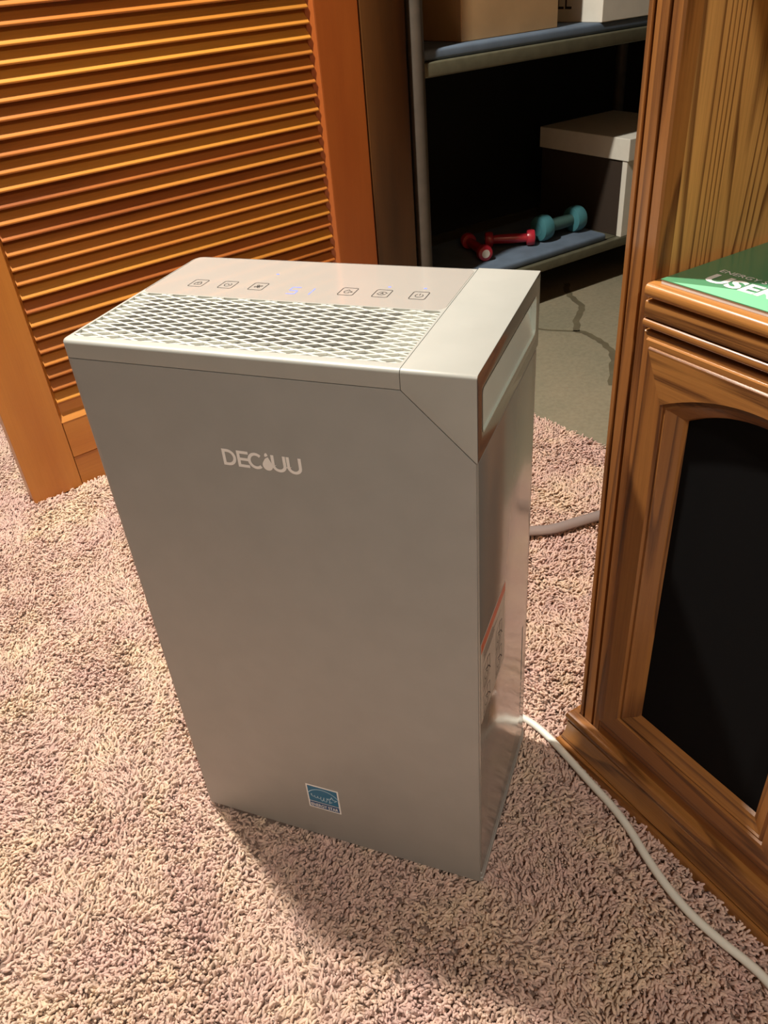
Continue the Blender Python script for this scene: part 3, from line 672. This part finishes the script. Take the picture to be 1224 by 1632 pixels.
# arched frame-and-panel doors
def arch_loop(x0, x1, z0, zs, zt, n=18):
    p = [(x0, z0), (x1, z0), (x1, zs)]
    for i in range(n + 1):
        t = 1 - 2 * i / n; p.append((x0 + (x1 - x0) * (t + 1) / 2, zs + (zt - zs) * (1 - t * t) if zt != zs else zs))
    p.append((x0, zs)); return p
def cab_door(x0, x1, flip):
    root = obj('door', B(x0 + 0.03, x1 - 0.03, 0.0205, 0.0225, 0.10, 0.53), M['black'], cab, label='door with matt black inset panel')
    z0, z1 = 0.0765, 0.5600; ox0, ox1, oz0, ozs, ozt = x0 + 0.0515, x1 - 0.0540, 0.1275, 0.4930, 0.5165
    loops = []
    for d, y in ((0, 0.0230), (0.0, 0.0125), (0.0008, 0.0115), (0.0050, 0.0112), (0.0058, 0.0085), (0.0105, 0.0083), (0.0115, 0.0055)):
        loops.append((arch_loop(x0 + d, x1 - d, z0 + d, z1 - d, z1 - d), y))
    for d, y in ((0.0205, 0.0055), (0.0190, 0.0085), (0.0155, 0.0075), (0.0140, 0.0095), (0.0020, 0.0160), (0.0, 0.0200)):
        loops.append((arch_loop(ox0 - d, ox1 + d, oz0 - d * 0.75, ozs + d * 0.55, ozt + d * 0.75), y))
    n = len(loops[0][0])
    def part(name, cols, m_):
        bm = bmesh.new(); vs = {}
        def V(l, i):
            if (l, i) not in vs: q = loops[l][0][i % n]; vs[(l, i)] = bm.verts.new((q[0], loops[l][1], q[1]))
            return vs[(l, i)]
        for l in range(len(loops) - 1):
            for i in cols: 
                j = (i + 1) % n
                try: bm.faces.new((V(l, i), V(l, j), V(l + 1, j), V(l + 1, i)))
                except ValueError: pass
        bmesh.ops.remove_doubles(bm, verts=bm.verts, dist=1e-6)
        me_o = obj(name, bm, m_, root, False)
        # face the viewer side consistently
        return me_o
    part('door_rail', [0], M['oak_h']); part('door_stile', [1], M['oak_v']); part('door_rail', list(range(2, n - 2)), M['oak_h']); part('door_stile', [n - 2, n - 1], M['oak_v'])
cab_door(0.0450, 0.2970, False); cab_door(CW - 0.2970, CW - 0.0450, True)

# user guide booklet on the worktop
bk = thing('user_guide_booklet', 'green user manual booklet with mint band lying on the oak worktop', 'booklet', (CAB_O[0], CAB_O[1], 0.6), CAB_R)
bx0, bx1, by0, by1 = 0.0512, 0.2010, 0.0165 - 0.0015, 0.2240
def boff(q):  # tiny skew of the booklet on the shelf
    a_ = R(1.0); c_, s_ = math.cos(a_), math.sin(a_); x_, y_ = q[0] - bx0, q[1] - by0
    return (bx0 + x_ * c_ - y_ * s_ + 0.0015, by0 + x_ * s_ + y_ * c_, q[2])
def Bk(name, bm, m_, label=None):
    for v in bm.verts: v.co = Vector(boff(v.co))
    return obj(name, bm, m_, bk, False, label)
Bk('page_block', B(bx0 + 0.0005, bx1 - 0.0005, by0 + 0.0005, by1 - 0.0005, 0.0002, 0.0034), M['page'])
cvr = Bk('cover', B(bx0, bx1, by0, by1, 0.0036, 0.0040), M['green'])
BP = lambda z_: (lambda u, v: (bx0 + u, by0 + v, z_))
def bk_sub(name, bm, m_): 
    for v in bm.verts: v.co = Vector(boff(v.co))
    return obj(name, bm, m_, cvr, False)
band = [(0.0125, 0.0), (0.149, 0.0), (0.149, 0.030)] + [(0.149 - 0.1365 * t, 0.030 * (1 - t ** 2.2) + 0.0) for t in [i / 12 for i in range(1, 12)]]
band = [(0.0105, 0.0002), (0.1495, 0.0002), (0.1495, 0.042)] + [(0.0105 + 0.139 * (1 - t), 0.042 * math.sin(R(90 * (1 - t))) ) for t in [i / 14 for i in range(1, 14)]]
bm = bmesh.new(); fillpoly(bm, band, BP(0.00412)); bk_sub('cover_band', bm, M['mint'])
bk_sub('title_lettering', text_bm('USER MANUAL', 0.0245, lambda u, v: (bx0 + 0.0222 + u, by0 + 0.0205 + v, 0.0043), 0.0009, 1.12), M['white'])
bk_sub('subtitle_lettering', text_bm('ENERGY STAR DEHUMIDIFIER', 0.0088, lambda u, v: (bx0 + 0.0195 + u, by0 + 0.0435 + v, 0.0043), 0.00008, 1.10), M['white'])

# ================================================================== CLOSET RACK AND WHAT IS ON IT
rk = thing('storage_rack', 'steel storage rack with olive beams inside the dark closet', 'rack', (RACK_O[0], RACK_O[1], FLOOR_Z), RACK_R)
fz = -FLOOR_Z
RB = 0.030; RD = 0.44; RLn = 1.12     # front plane offset (local y), depth, length
def Rk(name, bm, m_, label=None, smooth=True):
    bmesh.ops.translate(bm, verts=bm.verts, vec=(0, 0, fz)); return obj(name, bm, m_, rk, smooth, label)
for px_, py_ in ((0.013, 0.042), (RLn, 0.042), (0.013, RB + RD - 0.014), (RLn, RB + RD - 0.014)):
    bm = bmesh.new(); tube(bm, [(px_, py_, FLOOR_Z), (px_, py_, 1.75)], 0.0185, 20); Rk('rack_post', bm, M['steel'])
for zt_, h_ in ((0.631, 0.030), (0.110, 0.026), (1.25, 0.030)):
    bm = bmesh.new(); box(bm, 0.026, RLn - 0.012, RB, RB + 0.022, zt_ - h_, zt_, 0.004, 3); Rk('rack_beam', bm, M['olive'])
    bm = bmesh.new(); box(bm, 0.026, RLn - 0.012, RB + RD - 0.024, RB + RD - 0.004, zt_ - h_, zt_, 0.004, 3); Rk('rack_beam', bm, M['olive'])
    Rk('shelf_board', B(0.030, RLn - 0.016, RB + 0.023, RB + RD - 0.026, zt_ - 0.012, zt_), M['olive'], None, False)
def mat_pad(name, label, x0, x1, y0, y1, z0, z1):
    bm = bmesh.new(); box(bm, x0, x1, y0, y1, z0, z1, min(0.007, (z1 - z0) * 0.45), 4)
    o = obj(name, bm, M['mat'], None, True); in_frame(o, RACK_O, RACK_R); return tag(o, label, 'mat')
mat_pad('foam_mat', 'blue-grey foam mat under the boxes on the upper rack shelf', 0.034, RLn - 0.02, RB + 0.010, RB + 0.36, 0.6312, 0.654)
mat_pad('foam_mat', 'blue-grey foam mat under the dumbbells on the lower rack shelf', 0.034, 0.655, RB + 0.012, RB + 0.30, 0.1102, 0.130)

def rk_thing(name, label, cat, x, y, z_, rz=0.0, group=None):
    p = Matrix.Translation(RACK_O) @ Matrix.Rotation(RACK_R, 4, 'Z') @ Vector((x, y, z_))
    return thing(name, label, cat, p, RACK_R + rz, group)
# cardboard carton
ct = rk_thing('cardboard_box', 'brown cardboard carton on the upper shelf', 'box', 0.3125, 0.22, 0.6542)
bm = bmesh.new(); box(bm, -0.1475, 0.1475, -0.145, 0.145, 0.0, 0.26, 0.0015, 1); obj('carton_body', bm, M['carton'], ct)
for s in (-1, 1): obj('flap', B(-0.1475, 0.1475, min(s * 0.001, s * 0.145), max(s * 0.001, s * 0.145), 0.2602, 0.263), M['carton'], ct)
obj('tape', B(-0.1485, 0.1485, -0.024, 0.024, 0.2631, 0.2635), M['paper'], ct)
# white box with letters
wbx = rk_thing('white_box', 'white cardboard box with black letters beside the brown carton on upper shelf', 'box', 0.715, 0.182, 0.6542)
obj('box_body', B(-0.145, 0.145, -0.145, 0.145, 0.0, 0.20, bev=0.0015), M['whitebox'], wbx)
obj('box_lid', B(-0.147, 0.147, -0.147, 0.147, 0.2002, 0.212, bev=0.001), M['whitebox'], wbx)
bm = text_bm('ALL', 0.062, lambda u, v: (-0.1454, 0.050 - u, 0.028 + v), 0.0, 0.9); obj('box_lettering', bm, M['ink'], wbx)
# archive box with lid on the lower shelf
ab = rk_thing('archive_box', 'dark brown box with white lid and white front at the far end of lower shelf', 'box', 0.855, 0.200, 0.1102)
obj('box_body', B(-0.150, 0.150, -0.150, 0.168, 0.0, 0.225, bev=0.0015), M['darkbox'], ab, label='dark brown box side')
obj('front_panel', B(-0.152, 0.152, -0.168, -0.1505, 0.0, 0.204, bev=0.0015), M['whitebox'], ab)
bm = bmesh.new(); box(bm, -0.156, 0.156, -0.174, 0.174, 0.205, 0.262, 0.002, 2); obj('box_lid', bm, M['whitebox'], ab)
# dumbbells
def dumbbell(name, label, a, b_, z_, head_r, grip_r, head_l, hm, gm, hexed=False):
    ax, ay = a; bx, by = b_; L_ = math.hypot(bx - ax, by - ay); rz = math.atan2(by - ay, bx - ax)
    t = rk_thing(name, label, 'dumbbell', (ax + bx) / 2, (ay + by) / 2, z_, rz, None)
    for s in (-1, 1):
        bm = bmesh.new(); x0 = s * L_ / 2; k = head_l / 2; c = head_r
        pts = [(x0 - s * k, 0, c), (x0 - s * k * 0.85, 0, c), (x0 - s * k * 0.35, 0, c), (x0 + s * k * 0.4, 0, c), (x0 + s * k * 0.85, 0, c), (x0 + s * k, 0, c)]
        tube(bm, pts, [c * 0.66, c * 0.93, c, c, c * 0.92, c * 0.70], 28); obj('head', bm, hm, t, True)
        bm = bmesh.new(); tube(bm, [(x0 + s * k, 0, c), (x0 + s * (k + 0.0006), 0, c)], c * 0.52, 20); obj('end_disc', bm, M['whitebox'] if hm is M['red'] else hm, t, True, 'pale weight mark' if hm is M['red'] else None)
    bm = bmesh.new(); tube(bm, [(-L_ / 2 + head_l * 0.4, 0, head_r), (-L_ / 4, 0, head_r), (0, 0, head_r), (L_ / 4, 0, head_r), (L_ / 2 - head_l * 0.4, 0, head_r)], [grip_r * 0.92, grip_r, grip_r * 1.06, grip_r, grip_r * 0.92], 20); obj('handle', bm, gm, t, True)
    return t
dumbbell('dumbbell', 'teal vinyl dumbbell, the largest on the lower rack shelf', (0.487, 0.128), (0.612, 0.126), 0.1302, 0.0355, 0.017, 0.038, M['teal'], M['tealgrey'])
dumbbell('dumbbell', 'small red dumbbell touching the teal one on the lower shelf', (0.345, 0.192), (0.437, 0.122), 0.1302, 0.0215, 0.0125, 0.024, M['red'], M['red'])
dumbbell('dumbbell', 'small red dumbbell with pale end mark pointing at the shelf front', (0.262, 0.113), (0.300, 0.228), 0.1302, 0.0215, 0.0125, 0.024, M['red'], M['red'])
bpy.context.view_layer.update()
